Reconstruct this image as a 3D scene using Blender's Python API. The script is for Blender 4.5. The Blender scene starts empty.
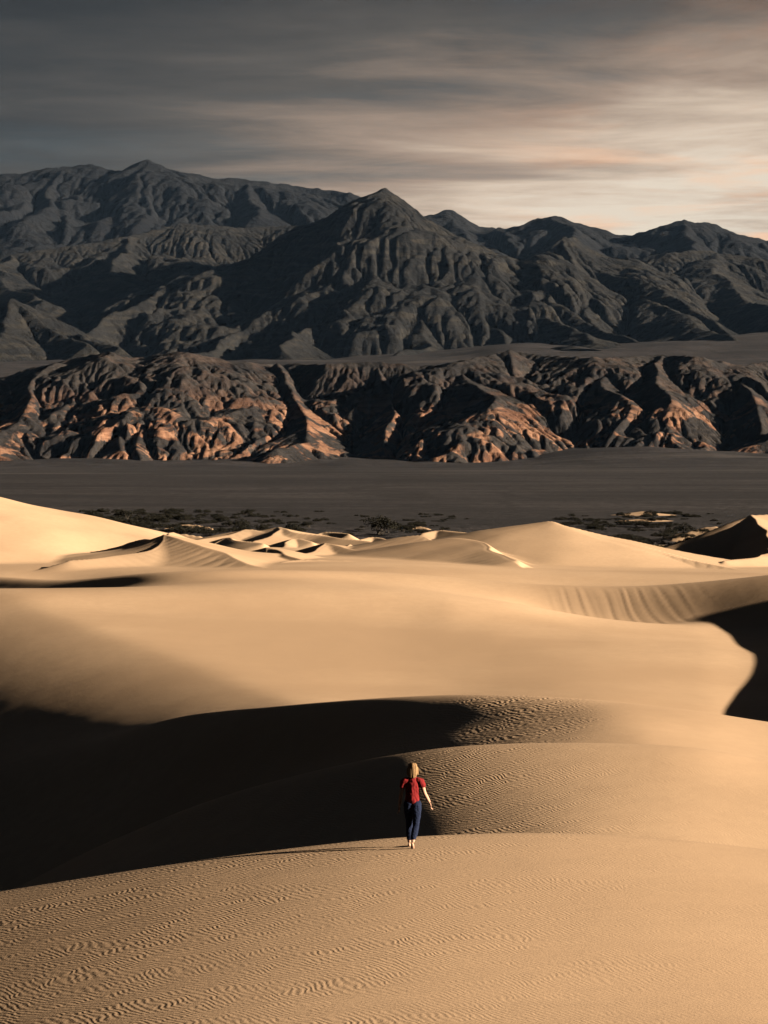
import bpy, math, random
import numpy as np
from mathutils import Vector

random.seed(7)
rng = np.random.default_rng(11)
scene = bpy.context.scene
COL = scene.collection

# ---------------------------------------------------------------- camera frame
# The eye is the origin of the world; +Y is the way it looks.
F = 1940.0        # focal length in pixels of a 768 x 1024 frame
YH = 455.0        # eye level in the frame
def world(px, py, d):
    return np.array([(px - 384.0) / F * d, d, -(py - YH) / F * d])

# ---------------------------------------------------------------- numpy helpers
def pchip_slopes(x, y):
    """x, y: arrays (K, ...) ; returns monotone slopes."""
    h = np.diff(x, axis=0); dl = np.diff(y, axis=0) / h
    m = np.zeros_like(y)
    w1 = 2 * h[1:] + h[:-1]; w2 = h[1:] + 2 * h[:-1]
    same = (dl[:-1] * dl[1:]) > 0
    with np.errstate(divide='ignore', invalid='ignore'):
        hm = (w1 + w2) / (w1 / dl[:-1] + w2 / dl[1:])
    m[1:-1] = np.where(same, hm, 0)
    m[0] = dl[0]; m[-1] = dl[-1]
    return m

def hermite(x, y, m, q):
    """x, y, m: 1-D knots; q: query"""
    i = np.clip(np.searchsorted(x, q) - 1, 0, len(x) - 2)
    h = x[i + 1] - x[i]; t = np.clip((q - x[i]) / h, -1, 2)
    t2 = t * t; t3 = t2 * t
    return ((2*t3 - 3*t2 + 1) * y[i] + (t3 - 2*t2 + t) * h * m[i] +
            (-2*t3 + 3*t2) * y[i + 1] + (t3 - t2) * h * m[i + 1])

def cubic(pts, q, lin=False):
    """Smooth curve (Catmull style) through (px, value) control points."""
    x = np.array([p[0] for p in pts], float); y = np.array([p[1] for p in pts], float)
    if lin or len(x) < 3: return np.interp(q, x, y)
    dl = np.diff(y) / np.diff(x); h = np.diff(x)
    m = np.zeros_like(y)
    m[1:-1] = (dl[:-1] * h[1:] + dl[1:] * h[:-1]) / (h[:-1] + h[1:])
    m[0] = dl[0]; m[-1] = dl[-1]
    return hermite(x, y, m, np.clip(q, x[0], x[-1]))

def blur_axis(a, sigma, axis):
    r = int(math.ceil(sigma * 3)); k = np.exp(-0.5 * (np.arange(-r, r + 1) / sigma) ** 2); k /= k.sum()
    a = np.moveaxis(a, axis, 0); p = np.concatenate([np.repeat(a[:1], r, 0), a, np.repeat(a[-1:], r, 0)])
    out = np.zeros_like(a)
    for i, w in enumerate(k): out += w * p[i:i + a.shape[0]]
    return np.moveaxis(out, 0, axis)

def smooth01(t): t = np.clip(t, 0, 1); return t * t * (3 - 2 * t)

def vnoise(x, y, seed):
    """gradient noise on scattered points"""
    g = np.random.default_rng(seed); n = 256
    ang = g.random((n, n)) * 2 * np.pi; gx = np.cos(ang); gy = np.sin(ang)
    xi = np.floor(x).astype(np.int64); yi = np.floor(y).astype(np.int64)
    fx = x - xi; fy = y - yi
    u = fx*fx*fx*(fx*(fx*6-15)+10); v = fy*fy*fy*(fy*(fy*6-15)+10)
    def dot(ix, iy, dx, dy):
        a = ix % n; b = iy % n
        return gx[a, b] * dx + gy[a, b] * dy
    n00 = dot(xi, yi, fx, fy); n10 = dot(xi + 1, yi, fx - 1, fy)
    n01 = dot(xi, yi + 1, fx, fy - 1); n11 = dot(xi + 1, yi + 1, fx - 1, fy - 1)
    return ((n00*(1-u)+n10*u)*(1-v) + (n01*(1-u)+n11*u)*v) * 1.4

def fbm(x, y, scale, octaves, seed, gain=0.5, ridged=False):
    out = 0; amp = 1.0; f = 1.0 / scale; tot = 0
    for o in range(octaves):
        n = vnoise(x * f + 17.3 * o, y * f - 9.1 * o, seed + o)
        if ridged: n = 1 - 2 * np.abs(n)
        out = out + amp * n; tot += amp; amp *= gain; f *= 2.03
    return out / tot

def smax(a, b, k):
    h = np.clip(0.5 + 0.5 * (a - b) / k, 0, 1)
    return b * (1 - h) + a * h + k * h * (1 - h)

def grid_mesh(name, X, Y, Z, attrs=None):
    r, c = X.shape
    me = bpy.data.meshes.new(name)
    co = np.stack([X, Y, Z], -1).reshape(-1, 3).astype(np.float32)
    idx = np.arange(r * c).reshape(r, c)
    q = np.stack([idx[:-1, :-1], idx[:-1, 1:], idx[1:, 1:], idx[1:, :-1]], -1).reshape(-1, 4)
    me.vertices.add(len(co)); me.vertices.foreach_set('co', co.ravel())
    me.loops.add(q.size); me.loops.foreach_set('vertex_index', q.ravel().astype(np.int32))
    me.polygons.add(len(q))
    me.polygons.foreach_set('loop_start', np.arange(0, q.size, 4, dtype=np.int32))
    me.polygons.foreach_set('loop_total', np.full(len(q), 4, dtype=np.int32))
    me.polygons.foreach_set('use_smooth', np.ones(len(q), dtype=bool))
    me.update(calc_edges=True)
    for k, v in (attrs or {}).items():
        a = me.attributes.new(k, 'FLOAT', 'POINT'); a.data.foreach_set('value', v.ravel().astype(np.float32))
    return me

def link(name, me, mat=None, parent=None, kind=None):
    o = bpy.data.objects.new(name, me); COL.objects.link(o)
    if mat is not None: me.materials.append(mat)
    if parent is not None: o.parent = parent
    if kind: o['kind'] = kind
    return o

# ---------------------------------------------------------------- materials
def new_mat(name):
    m = bpy.data.materials.new(name); m.use_nodes = True
    nt = m.node_tree; nt.nodes.clear()
    out = nt.nodes.new('ShaderNodeOutputMaterial'); b = nt.nodes.new('ShaderNodeBsdfPrincipled')
    nt.links.new(b.outputs[0], out.inputs[0]); b.inputs['Roughness'].default_value = 0.95
    b.inputs['Specular IOR Level'].default_value = 0.15
    return m, nt, b
class NT:
    def __init__(s, nt): s.nt = nt
    def n(s, t, **kw):
        nd = s.nt.nodes.new('ShaderNode' + t)
        for k, v in kw.items():
            if k in ('operation', 'blend_type', 'data_type', 'noise_dimensions', 'wave_type', 'bands_direction', 'wave_profile',
                     'attribute_name', 'sky_type', 'interpolation_type', 'vector_type', 'distance', 'feature', 'normalize', 'noise_type'):
                try: setattr(nd, k, v); continue
                except Exception: pass
            nd.inputs[k].default_value = v
        return nd
    def l(s, a, b): s.nt.links.new(a, b)
    def math(s, op, a, b=None, c=None):
        nd = s.nt.nodes.new('ShaderNodeMath'); nd.operation = op
        for i, v in enumerate((a, b, c)):
            if v is None: continue
            if hasattr(v, 'links') or hasattr(v, 'is_linked'): s.l(v, nd.inputs[i])
            else: nd.inputs[i].default_value = v
        return nd.outputs[0]
    def noise(s, vec, scale, detail=3, rough=0.5, dist=0.0):
        nd = s.n('TexNoise', Scale=scale, Detail=detail, Roughness=rough, Distortion=dist)
        if vec is not None: s.l(vec, nd.inputs['Vector'])
        return nd.outputs['Fac']
    def mapping(s, vec, scale=(1,1,1), rot=(0,0,0), loc=(0,0,0)):
        nd = s.nt.nodes.new('ShaderNodeMapping')
        nd.inputs['Scale'].default_value = scale; nd.inputs['Rotation'].default_value = rot; nd.inputs['Location'].default_value = loc
        s.l(vec, nd.inputs['Vector']); return nd.outputs[0]
    def mix(s, fac, a, b, blend='MIX'):
        nd = s.nt.nodes.new('ShaderNodeMix'); nd.data_type = 'RGBA'; nd.blend_type = blend
        for sock, v in ((nd.inputs[0], fac), (nd.inputs[6], a), (nd.inputs[7], b)):
            if hasattr(v, 'is_linked'): s.l(v, sock)
            else: sock.default_value = v if not isinstance(v, tuple) else (*v, 1.0)[:4]
        return nd.outputs[2]
    def ramp(s, fac, lo, hi, a=0.0, b=1.0, smooth=True):
        nd = s.nt.nodes.new('ShaderNodeMapRange'); nd.interpolation_type = 'SMOOTHSTEP' if smooth else 'LINEAR'
        s.l(fac, nd.inputs[0])
        for i, v in enumerate((lo, hi, a, b)): nd.inputs[i + 1].default_value = v
        return nd.outputs[0]
    def attr(s, name):
        nd = s.nt.nodes.new('ShaderNodeAttribute'); nd.attribute_name = name; return nd.outputs['Fac']
    def pos(s): return s.nt.nodes.new('ShaderNodeNewGeometry').outputs['Position']
    def bump(s, h, strength, dist, normal=None):
        nd = s.nt.nodes.new('ShaderNodeBump'); s.l(h, nd.inputs['Height']); nd.inputs['Strength'].default_value = strength
        nd.inputs['Distance'].default_value = dist
        if normal is not None: s.l(normal, nd.inputs['Normal'])
        return nd.outputs[0]

def sand_material():
    m, nt, b = new_mat('sand'); N = NT(nt); P = N.pos()
    c1 = N.noise(P, 0.035, 4, 0.55); c2 = N.noise(P, 1.3, 5, 0.6); c3 = N.noise(P, 55.0, 3, 0.7)
    col = N.mix(N.ramp(c1, 0.35, 0.65), (0.475, 0.318, 0.196), (0.575, 0.396, 0.250))
    col = N.mix(N.ramp(c2, 0.3, 0.75, 0, 0.35), col, (0.44, 0.295, 0.185))
    col = N.mix(N.ramp(c3, 0.35, 0.7, 0, 0.35), col, (0.38, 0.25, 0.155))
    nt.links.new(col, b.inputs['Base Color'])
    # wind ripples: warped sine bands, about 14 cm from crest to crest
    warp = N.n('TexNoise', Scale=0.55, Detail=3.0, Roughness=0.55); N.l(P, warp.inputs['Vector'])
    def ripple(rot, scale, warp_amt, fine):
        v = nt.nodes.new('ShaderNodeVectorMath'); v.operation = 'MULTIPLY_ADD'
        N.l(warp.outputs['Color'], v.inputs[0]); v.inputs[1].default_value = (warp_amt,) * 3; N.l(P, v.inputs[2])
        mp = N.mapping(v.outputs[0], rot=(0, 0, math.radians(rot)))
        w = N.n('TexWave', Scale=scale, Distortion=fine); w.wave_type = 'BANDS'; w.bands_direction = 'X'; w.wave_profile = 'SIN'
        w.inputs['Detail'].default_value = 2.0; w.inputs['Detail Scale'].default_value = 0.9; w.inputs['Detail Roughness'].default_value = 0.6
        N.l(mp, w.inputs['Vector']); return w.outputs['Fac']
    r1 = ripple(-38, 3.1, 1.0, 4.6)
    r2 = ripple(-30, 1.5, 1.4, 6.0)
    mod = N.ramp(N.noise(P, 0.35, 3, 0.5), 0.25, 0.7, 0.45, 1.0)
    a1 = N.math('MULTIPLY', N.math('MULTIPLY', r1, N.attr('ripple')), mod)
    a2 = N.math('MULTIPLY', r2, N.attr('megaripple'))
    n1 = N.bump(a1, 1.0, 0.0042)
    n2 = N.bump(a2, 1.0, 0.022, n1)
    g = N.noise(P, 28.0, 3, 0.6)
    n3 = N.bump(g, 0.6, 0.006, n2)
    sw = N.noise(N.mapping(P, scale=(0.22, 0.9, 1), rot=(0, 0, math.radians(-30))), 1.0, 4, 0.6)
    sf = N.noise(P, 3.2, 4, 0.7)
    n4 = N.bump(sw, 1.0, 0.022, n3); n5 = N.bump(sf, 1.0, 0.004, n4)
    nt.links.new(n5, b.inputs['Normal'])
    return m

def rock_material(name, dark, mid, light, scale, bump_d, attr=None, patch=None):
    m, nt, b = new_mat(name); N = NT(nt); P = N.pos()
    n1 = N.noise(P, 1.0 / (scale * 9), 5, 0.55); n2 = N.noise(P, 1.0 / scale, 6, 0.65)
    mp = N.mapping(P, scale=(0.35, 0.35, 2.5), rot=(math.radians(14), math.radians(9), 0))
    st = N.noise(mp, 1.0 / (scale * 2.2), 4, 0.55, 1.0)
    col = N.mix(N.ramp(n1, 0.38, 0.62), dark, mid)
    col = N.mix(N.ramp(st, 0.45, 0.65, 0, 0.5), col, light)
    col = N.mix(N.ramp(n2, 0.4, 0.7, 0, 0.5), col, dark)
    if patch:
        pc, lo, hi = patch
        pn = N.noise(P, 1.0 / (scale * 6), 6, 0.62, 0.8)
        f = N.math('MULTIPLY', N.ramp(pn, lo, hi), N.attr('patch'))
        pcol = N.mix(N.ramp(st, 0.35, 0.65), pc[0], pc[1])
        col = N.mix(f, col, pcol)
    nt.links.new(col, b.inputs['Base Color'])
    h = N.noise(P, 1.0 / (scale * 1.6), 8, 0.68)
    h2 = N.noise(P, 1.0 / (scale * 0.55), 6, 0.7)
    nt.links.new(N.bump(h2, 1.0, bump_d * 0.45, N.bump(h, 1.0, bump_d)), b.inputs['Normal'])
    return m

# ================================================================= SAND DUNES
PX = [-500, -200, 0, 100, 200, 300, 384, 450, 520, 600, 700, 768, 900, 1200]
def row(py, d): return dict(py=py, d=d)
# each row is one line across the dunes; py where it is (or would be) seen, d how far off it lies
L = []
def R(d, py=None, z=None):
    """d, py, z are lists of (px, value) or plain numbers"""
    f = lambda v: v if isinstance(v, list) else [(-900, v), (1700, v)]
    L.append((f(d), f(py) if py is not None else None, f(z) if z is not None else None))
R(-16, z=-2.6)
R(-4, z=-1.72)
R(0.5, z=-1.70)
R(4, z=-2.45)
R(12, z=-5.0)
R(20, z=[(-900, -7.9), (0, -7.2), (384, -6.85), (768, -6.7), (1700, -6.9)])
R(27, z=[(-900, -9.6), (-300, -8.95), (0, -8.07), (200, -7.72), (384, -7.60), (600, -7.62), (768, -7.74), (1200, -8.5), (1700, -9.2)])
R(34, z=[(-900, -11.5), (-300, -9.5), (0, -8.48), (200, -7.98), (384, -7.70), (600, -7.70), (768, -7.88), (1200, -8.8), (1700, -9.4)])
R(40, py=[(-900, 1040), (-300, 935), (0, 888), (100, 872), (200, 857), (300, 845), (384, 837), (450, 834), (550, 833), (650, 838), (768, 850), (1000, 880), (1700, 930)])
R(45, py=[(-900, 1250), (-300, 1110), (0, 1040), (100, 1000), (200, 960), (300, 916), (384, 888), (430, 873), (500, 859), (560, 851), (650, 849), (768, 857), (1000, 880), (1700, 920)])
R(50, py=[(-900, 1200), (-300, 1070), (0, 990), (100, 943), (200, 905), (300, 864), (384, 834), (430, 820), (500, 805), (560, 797), (650, 792), (768, 796), (1000, 820), (1700, 860)])
R([(-900, 70), (0, 70), (200, 63), (300, 59), (384, 56.8), (450, 56), (1700, 56)],
  py=[(-900, 960), (-300, 930), (0, 895), (100, 846), (200, 805), (300, 774), (384, 756), (450, 747), (520, 743), (600, 742), (700, 747), (768, 758), (1000, 780), (1700, 800)])
R([(-900, 84), (0, 84), (200, 75), (300, 67), (384, 62.5), (450, 61), (1700, 61)],
  py=[(-900, 1000), (-300, 1000), (0, 960), (100, 925), (200, 875), (300, 822), (384, 782), (450, 765), (520, 756), (600, 754), (700, 760), (768, 771), (1000, 785), (1700, 800)])
R([(-900, 106), (0, 106), (100, 98), (200, 89), (300, 79), (384, 71), (450, 69), (1700, 69)],
  py=[(-900, 880), (-300, 850), (0, 818), (100, 800), (200, 784), (300, 770), (384, 743), (440, 732.5), (480, 728), (520, 724), (560, 721.5), (600, 720), (700, 731), (768, 742), (1000, 760), (1700, 775)])
R([(-900, 125), (-300, 125), (0, 118), (100, 109), (200, 99), (300, 87), (384, 78.5), (450, 75), (1700, 75)],
  py=[(-900, 830), (-300, 810), (0, 766), (100, 738), (200, 716), (300, 706), (384, 701), (450, 698), (520, 699), (600, 704), (700, 716), (768, 727), (1000, 750), (1700, 765)])
R([(-900, 131), (0, 124), (200, 107), (300, 98), (450, 90), (1700, 90)],
  py=[(-900, 830), (-300, 800), (0, 752), (100, 729), (200, 714), (300, 711), (450, 720), (600, 728), (700, 738), (768, 748), (1000, 745), (1700, 750)])
R([(-900, 137), (0, 130), (200, 120), (300, 115), (450, 112), (1700, 112)],
  py=[(-900, 820), (-300, 790), (0, 740), (100, 719), (200, 705), (285, 698), (330, 700), (384, 705), (450, 709), (600, 713), (700, 724), (768, 733), (900, 708), (1000, 668), (1200, 645), (1700, 645)])
R([(-900, 146), (0, 143), (200, 138), (300, 135), (1700, 135)], py=[(-900, 820), (-300, 780), (0, 706), (60, 694), (130, 682.5), (200, 675), (250, 676), (300, 678.5), (450, 682), (600, 683), (700, 689), (768, 694), (900, 662), (1000, 634), (1200, 600), (1700, 600)])
R([(-900, 160), (0, 158), (300, 155), (1700, 155)], py=[(-900, 780), (-300, 728), (0, 661), (60, 651), (120, 644), (170, 644), (230, 646), (300, 648), (450, 649), (600, 650), (700, 654), (768, 658), (900, 634), (1000, 603), (1200, 582), (1700, 582)])
R(175, py=[(-900, 700), (-300, 654), (0, 616.5), (50, 612.5), (100, 612.5), (200, 616), (300, 620), (450, 624), (600, 631), (700, 638), (768, 643), (900, 613), (1000, 582), (1200, 560), (1700, 560)])
R(191, py=[(-900, 600), (-300, 598), (0, 591), (150, 588), (300, 588), (400, 592), (500, 602), (600, 618), (690, 626), (768, 629), (900, 597), (1000, 561), (1700, 545)])
R([(-900, 232), (0, 229), (60, 219), (150, 207), (384, 210), (600, 204), (768, 199), (1700, 199)], py=[(-900, 592), (-300, 590), (0, 592), (60, 593), (160, 584), (300, 579), (384, 583), (500, 600), (560, 616), (640, 623), (700, 620), (768, 611), (900, 585), (1000, 552), (1700, 540)])
R([(-900, 240), (0, 237), (60, 227), (150, 214), (384, 217), (600, 211), (768, 206), (1700, 206)], py=[(-900, 583), (-300, 583), (0, 577), (60, 580), (160, 573), (300, 571), (384, 573), (500, 582), (560, 586), (640, 587), (700, 583), (768, 576), (900, 562), (1000, 551), (1700, 540)])
R([(-900, 252), (0, 250), (200, 238), (300, 237), (1700, 237)], py=[(-900, 580), (-300, 580), (0, 578), (60, 582), (160, 577), (300, 576), (384, 578), (500, 587), (560, 591), (640, 591), (768, 586), (1000, 555), (1700, 550)])
R([(-900, 267), (0, 266), (200, 260), (1700, 260)], py=[(-900, 566), (0, 567), (160, 568), (384, 567), (560, 575), (640, 577), (768, 577), (1000, 572), (1700, 572)])
R(300, py=[(-900, 560), (0, 560), (384, 560), (560, 567), (768, 571), (1700, 571)])
R(350, py=[(-900, 553), (384, 553), (560, 556), (768, 559), (1700, 559)])
R(400, z=-18.9)
R(450, z=-21.0)
R(620, z=-26.0)
R(700, z=-28.0)

def build_table():
    q = np.arange(-900, 1701, 2.0)
    dk, zk = [], []
    for d, py, z in L:
        dv = cubic(d, q)
        zv = cubic(z, q) if z is not None else -(cubic(py, q) - YH) / F * dv
        dk.append(dv); zk.append(zv)
    dk = np.array(dk); zk = np.array(zk)
    m = pchip_slopes(dk, zk)
    # rows of the table: fine near, coarser far
    yr = [-15.0]
    while yr[-1] < 690: yr.append(yr[-1] + max(0.12, abs(yr[-1]) * 0.0032))
    yr = np.array(yr); T = np.zeros((len(yr), len(q)))
    for j in range(len(q)): T[:, j] = hermite(dk[:, j], zk[:, j], m[:, j], yr)
    # the big bowl: a soft crest sweeps down from the far left to the middle, its left side falling away
    ref = int(np.argmin(np.abs(q - 450)))
    for i, d in enumerate(yr):
        w = float(smooth01((d - 104) / 12) * (1 - smooth01((d - 180) / 14)))
        if w <= 0: continue
        xs = np.interp(d, [104, 118, 138, 157, 175, 192], [322, 290, 205, 120, 55, 0])
        left = xs - q
        zx = np.where(left > 0, 0.070 * smooth01(left / 26) + 0.205 * np.clip(left / 205, 0, 1), 0) - 0.035 * smooth01((450 - q) / 90) * smooth01(-left / 60 + 0.35)
        zx = np.where(left > 400, 0.20, zx)
        step = zx * 2.0 * d / F
        cum = np.cumsum(step[:ref + 1][::-1])[::-1]
        Zl = T[i, ref] - cum
        T[i, :ref + 1] = T[i, :ref + 1] * (1 - w) + Zl * w
    A = blur_axis(T, 5.0, 0); B = blur_axis(T, 1.6, 0)
    w = smooth01((yr - 150) / 40)[:, None]
    w2 = smooth01((yr - 66) / 4)[:, None] * smooth01((84 - yr) / 6)[:, None] * smooth01((420 - q) / 120)[None, :]
    w = np.maximum(w, w2)
    T = A * (1 - w) + B * w
    T = blur_axis(T, 4.0, 1)
    return q, yr, T
TQ, TY, TZ = build_table()
def loft(x, y):
    px = np.clip(384 + F * x / np.maximum(y, 9.0), -899, 1697)
    i = (px - TQ[0]) / 2.0; i0 = np.floor(i).astype(int); fi = i - i0
    j = np.interp(y, TY, np.arange(len(TY))); j = np.clip(j, 0, len(TY) - 1.001); j0 = np.floor(j).astype(int); fj = j - j0
    return ((TZ[j0, i0] * (1 - fi) + TZ[j0, i0 + 1] * fi) * (1 - fj) +
            (TZ[j0 + 1, i0] * (1 - fi) + TZ[j0 + 1, i0 + 1] * fi) * fj)

# ridge dunes further off: crest line points (px, py, d), slope to its right and left (looking along it), soft foot
def ridge(x, y, pts, s_r, s_l, wob=0.0):
    W = np.array([world(*p) for p in pts])
    if len(W) > 2:
        k = np.arange(len(W)); q = np.linspace(0, len(W) - 1, (len(W) - 1) * 5 + 1)
        W = np.stack([cubic(list(zip(k, W[:, c])), q) for c in range(3)], 1)
    best = np.full(x.shape, -1e9)
    for a, b in zip(W[:-1], W[1:]):
        ab = b[:2] - a[:2]; Lq = float(ab @ ab)
        t = np.clip(((x - a[0]) * ab[0] + (y - a[1]) * ab[1]) / Lq, 0, 1)
        dx = x - (a[0] + ab[0] * t); dy = y - (a[1] + ab[1] * t)
        dist = np.sqrt(dx * dx + dy * dy)
        side = ab[0] * dy - ab[1] * dx      # >0: left of the line
        zc = a[2] + (b[2] - a[2]) * t
        sn = side / math.sqrt(Lq)
        s = s_r + (s_l - s_r) * smooth01(0.5 + sn * 0.6)
        z = zc - s * dist
        best = np.maximum(best, z)
    return best

# lines run so that 'left' is the steep lee side (towards the left / away)
RIDGES = [
    # high dune at the upper left
    ([(-420, 470, 312), (-150, 478, 318), (-40, 490, 324), (0, 500, 328), (50, 521, 332), (85, 536, 334), (112, 547, 336)], 0.215, 0.45, 0.35),
    # sharp peak: right shoulder, then the horn that comes forward on its left
    ([(262, 568, 256), (215, 550, 272), (190, 541, 282), (165, 532, 292)], 0.24, 0.20, 0.25),
    ([(165, 532, 292), (161, 543, 283), (147, 551, 275), (105, 557, 268), (70, 560, 264)], 0.62, 0.20, 0.25),
    ([(165, 532, 292), (172, 531, 310)], 0.4, 0.55, 0.2),
    # small dunes in the middle
    ([(306, 561, 283), (283, 553, 294), (263, 545, 305)], 0.26, 0.24, 0.15),
    ([(263, 545, 305), (256, 555, 294), (238, 561, 287), (215, 563, 284)], 0.62, 0.22, 0.15),
    ([(410, 556, 318), (355, 549, 330), (323, 541, 340)], 0.4, 0.22, 0.15),
    ([(323, 541, 340), (314, 550, 328), (285, 556, 318), (262, 558, 316)], 0.62, 0.2, 0.15),
    ([(345, 560, 280), (297, 559, 278), (278, 564, 270), (268, 569, 262)], 0.6, 0.2, 0.12),
    ([(262, 542, 365), (240, 540, 375), (228, 537, 384), (214, 543, 378)], 0.55, 0.26, 0.15),
    ([(370, 541, 405), (325, 536, 420), (290, 531, 430), (277, 527, 440), (262, 532, 436), (246, 529, 440), (222, 536, 430), (190, 541, 420)], 0.5, 0.2, 0.15),
    ([(277, 527, 440), (272, 536, 420), (250, 541, 410)], 0.6, 0.2, 0.15),
    ([(352, 534, 440), (325, 532, 450), (312, 536, 446)], 0.5, 0.3, 0.12),
    ([(395, 549, 345), (379, 543, 358), (360, 549, 352)], 0.5, 0.3, 0.12),
    ([(335, 525, 530), (300, 523, 535), (250, 527, 520)], 0.4, 0.16, 0.12),
    ([(210, 527, 500), (185, 524, 510), (160, 529, 500)], 0.5, 0.2, 0.12),
    ([(430, 528, 500), (415, 526, 505), (404, 531, 495)], 0.5, 0.25, 0.12),
    ([(372, 551, 352), (345, 547, 358), (352, 543, 366)], 0.5, 0.3, 0.12),
    ([(236, 548, 352), (216, 545, 360), (200, 548, 358)], 0.55, 0.25, 0.12),
    ([(200, 536, 450), (178, 533, 455), (160, 537, 450)], 0.5, 0.25, 0.12),
    ([(312, 541, 395), (298, 538, 400), (286, 542, 394)], 0.55, 0.28, 0.12),
    ([(392, 540, 410), (372, 537, 418), (356, 541, 410)], 0.5, 0.28, 0.12),
    # dune with the dark crescent behind it
    ([(470, 550, 322), (440, 543, 332), (418, 535, 341), (380, 541, 344), (340, 547, 342)], 0.5, 0.16, 0.25),
    ([(520, 560, 286), (497, 551, 300), (480, 543, 312), (456, 538, 322), (432, 541, 326), (395, 548, 326), (340, 556, 322)], 0.62, 0.15, 0.3),
    ([(475, 534, 415), (455, 531, 425), (439, 530, 430), (420, 533, 425)], 0.5, 0.25, 0.15),
    # broad bright dune with the highest peak, falling to the right
    ([(900, 582, 285), (768, 573, 300), (700, 561, 312), (640, 548, 322), (590, 534, 330), (560, 525, 336), (543, 521, 340), (515, 528, 342), (490, 529, 345), (472, 533, 346)], 0.5, 0.17, 0.3),
    # dark dune at the right, its lee face to the left
    ([(753, 515, 400), (764, 530, 378), (770, 543, 352), (757, 554, 330), (725, 560, 318)], 0.58, 0.28, 0.2),
    ([(753, 515, 400), (850, 511, 410), (1000, 505, 420)], 0.25, 0.45, 0.25),
    ([(753, 515, 400), (715, 531, 425), (660, 546, 440)], 0.45, 0.5, 0.25),
    # pale sand out on the flat
    ([(735, 531, 470), (708, 526, 478), (690, 531, 475)], 0.5, 0.26, 0.12),
    ([(670, 521, 545), (640, 519, 545), (610, 523, 540)], 0.1, 0.07, 0.1),
    ([(655, 513, 600), (640, 511.5, 600), (622, 515, 600)], 0.12, 0.1, 0.1),
]
HOLLOWS = [((116, 551, 296), 8, 11, 1.3), ((205, 552, 330), 8, 12, 1.8), ((292, 552, 352), 8, 12, 1.6),
           ((244, 562, 300), 4, 6, 1.2), ((715, 548, 360), 11, 22, 2.5), ((362, 548, 385), 9, 12, 1.2)]
def sand_height(x, y):
    z = loft(x, y)
    wx = x + 1.2 * vnoise(x / 11, y / 11, 5) + 0.12 * vnoise(x / 4, y / 4, 6)
    wy = y + 1.2 * vnoise(x / 11, y / 11, 7)
    far = y > 225
    if far.any():
        xs, ys, zs = wx[far], wy[far], z[far]
        for pts, sr, sl, k in RIDGES:
            zs = smax(zs, ridge(xs, ys, pts, sr, sl), k)
        z = z.copy(); z[far] = zs
        for (px, py, d), rx, ry, dep in HOLLOWS:
            c = world(px, py, d)
            q = ((x - c[0]) / rx) ** 2 + ((y - c[1]) / ry) ** 2
            hol = dep * np.exp(-q)
            z = z - np.where(far, hol, 0)
    # long low swells and small unevenness
    z = z + 0.07 * vnoise(x / 31, y / 41, 3) * smooth01((y - 20) / 60) + 0.012 * vnoise(x / 5.1, y / 7.3, 4)
    z = z + 0.003 * vnoise(x / 1.7, y / 2.1, 8)
    return z

def build_sand():
    uf = np.linspace(-0.205, 0.205, 720)
    uo = 0.205 + (np.linspace(0, 1, 110)[1:] ** 1.3) * 0.6
    u = np.concatenate([-uo[::-1], uf, uo])
    yr = [-15.0]
    while yr[-1] < 680: yr.append(yr[-1] + max(0.11, abs(yr[-1]) * (0.0033 if yr[-1] < 250 or yr[-1] > 450 else 0.0019)))
    yr = np.array(yr)
    Y = np.repeat(yr[:, None], len(u), 1); X = u[None, :] * (Y + 38.0)
    Z = sand_height(X.ravel(), Y.ravel()).reshape(X.shape)
    px = 384 + F * X / np.maximum(Y, 5)
    # avalanche flutes on the slip face beyond the bowl
    fl = smooth01((px - 535) / 40) * smooth01((725 - px) / 50) * smooth01((Y - (204 - (px - 600) * 0.03) + 3) / 2.5) * smooth01((212 - (px - 600) * 0.03 - Y) / 3)
    ph = X * 5.0 + (Y - 208) * 0.8 + 4.0 * vnoise(X / 4, Y / 12, 31)
    Z += fl * 0.018 * (0.5 + 0.5 * vnoise(X / 4, Y / 30, 33)) * (np.sin(ph) + 0.7 * np.sin(ph * 1.63 + 1) + 0.5 * np.sin(ph * 2.7))
    rip = np.ones_like(X)
    rip *= 1 - 0.9 * smooth01((Y - 70) / 30)
    rip *= 0.30 + 0.70 * smooth01((760 - px) / 420)
    rip *= 1 + 1.1 * smooth01((Y - 43) / 4) * smooth01((58 - Y) / 3) * smooth01((640 - px) / 160)
    # the lee-side megaripples near the terminator of the third dune
    mega = smooth01((px - 330) / 90) * smooth01((640 - px) / 210) * smooth01((Y - 60) / 5) * smooth01((76 - Y) / 5)
    me = grid_mesh('sand_dunes', X, Y, Z, {'ripple': rip, 'megaripple': mega})
    o = link('sand_dunes', me, sand_material(), kind='structure')
    o['label'] = 'rippled golden sand dunes rolling away to the flats'
    return o
build_sand()

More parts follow.
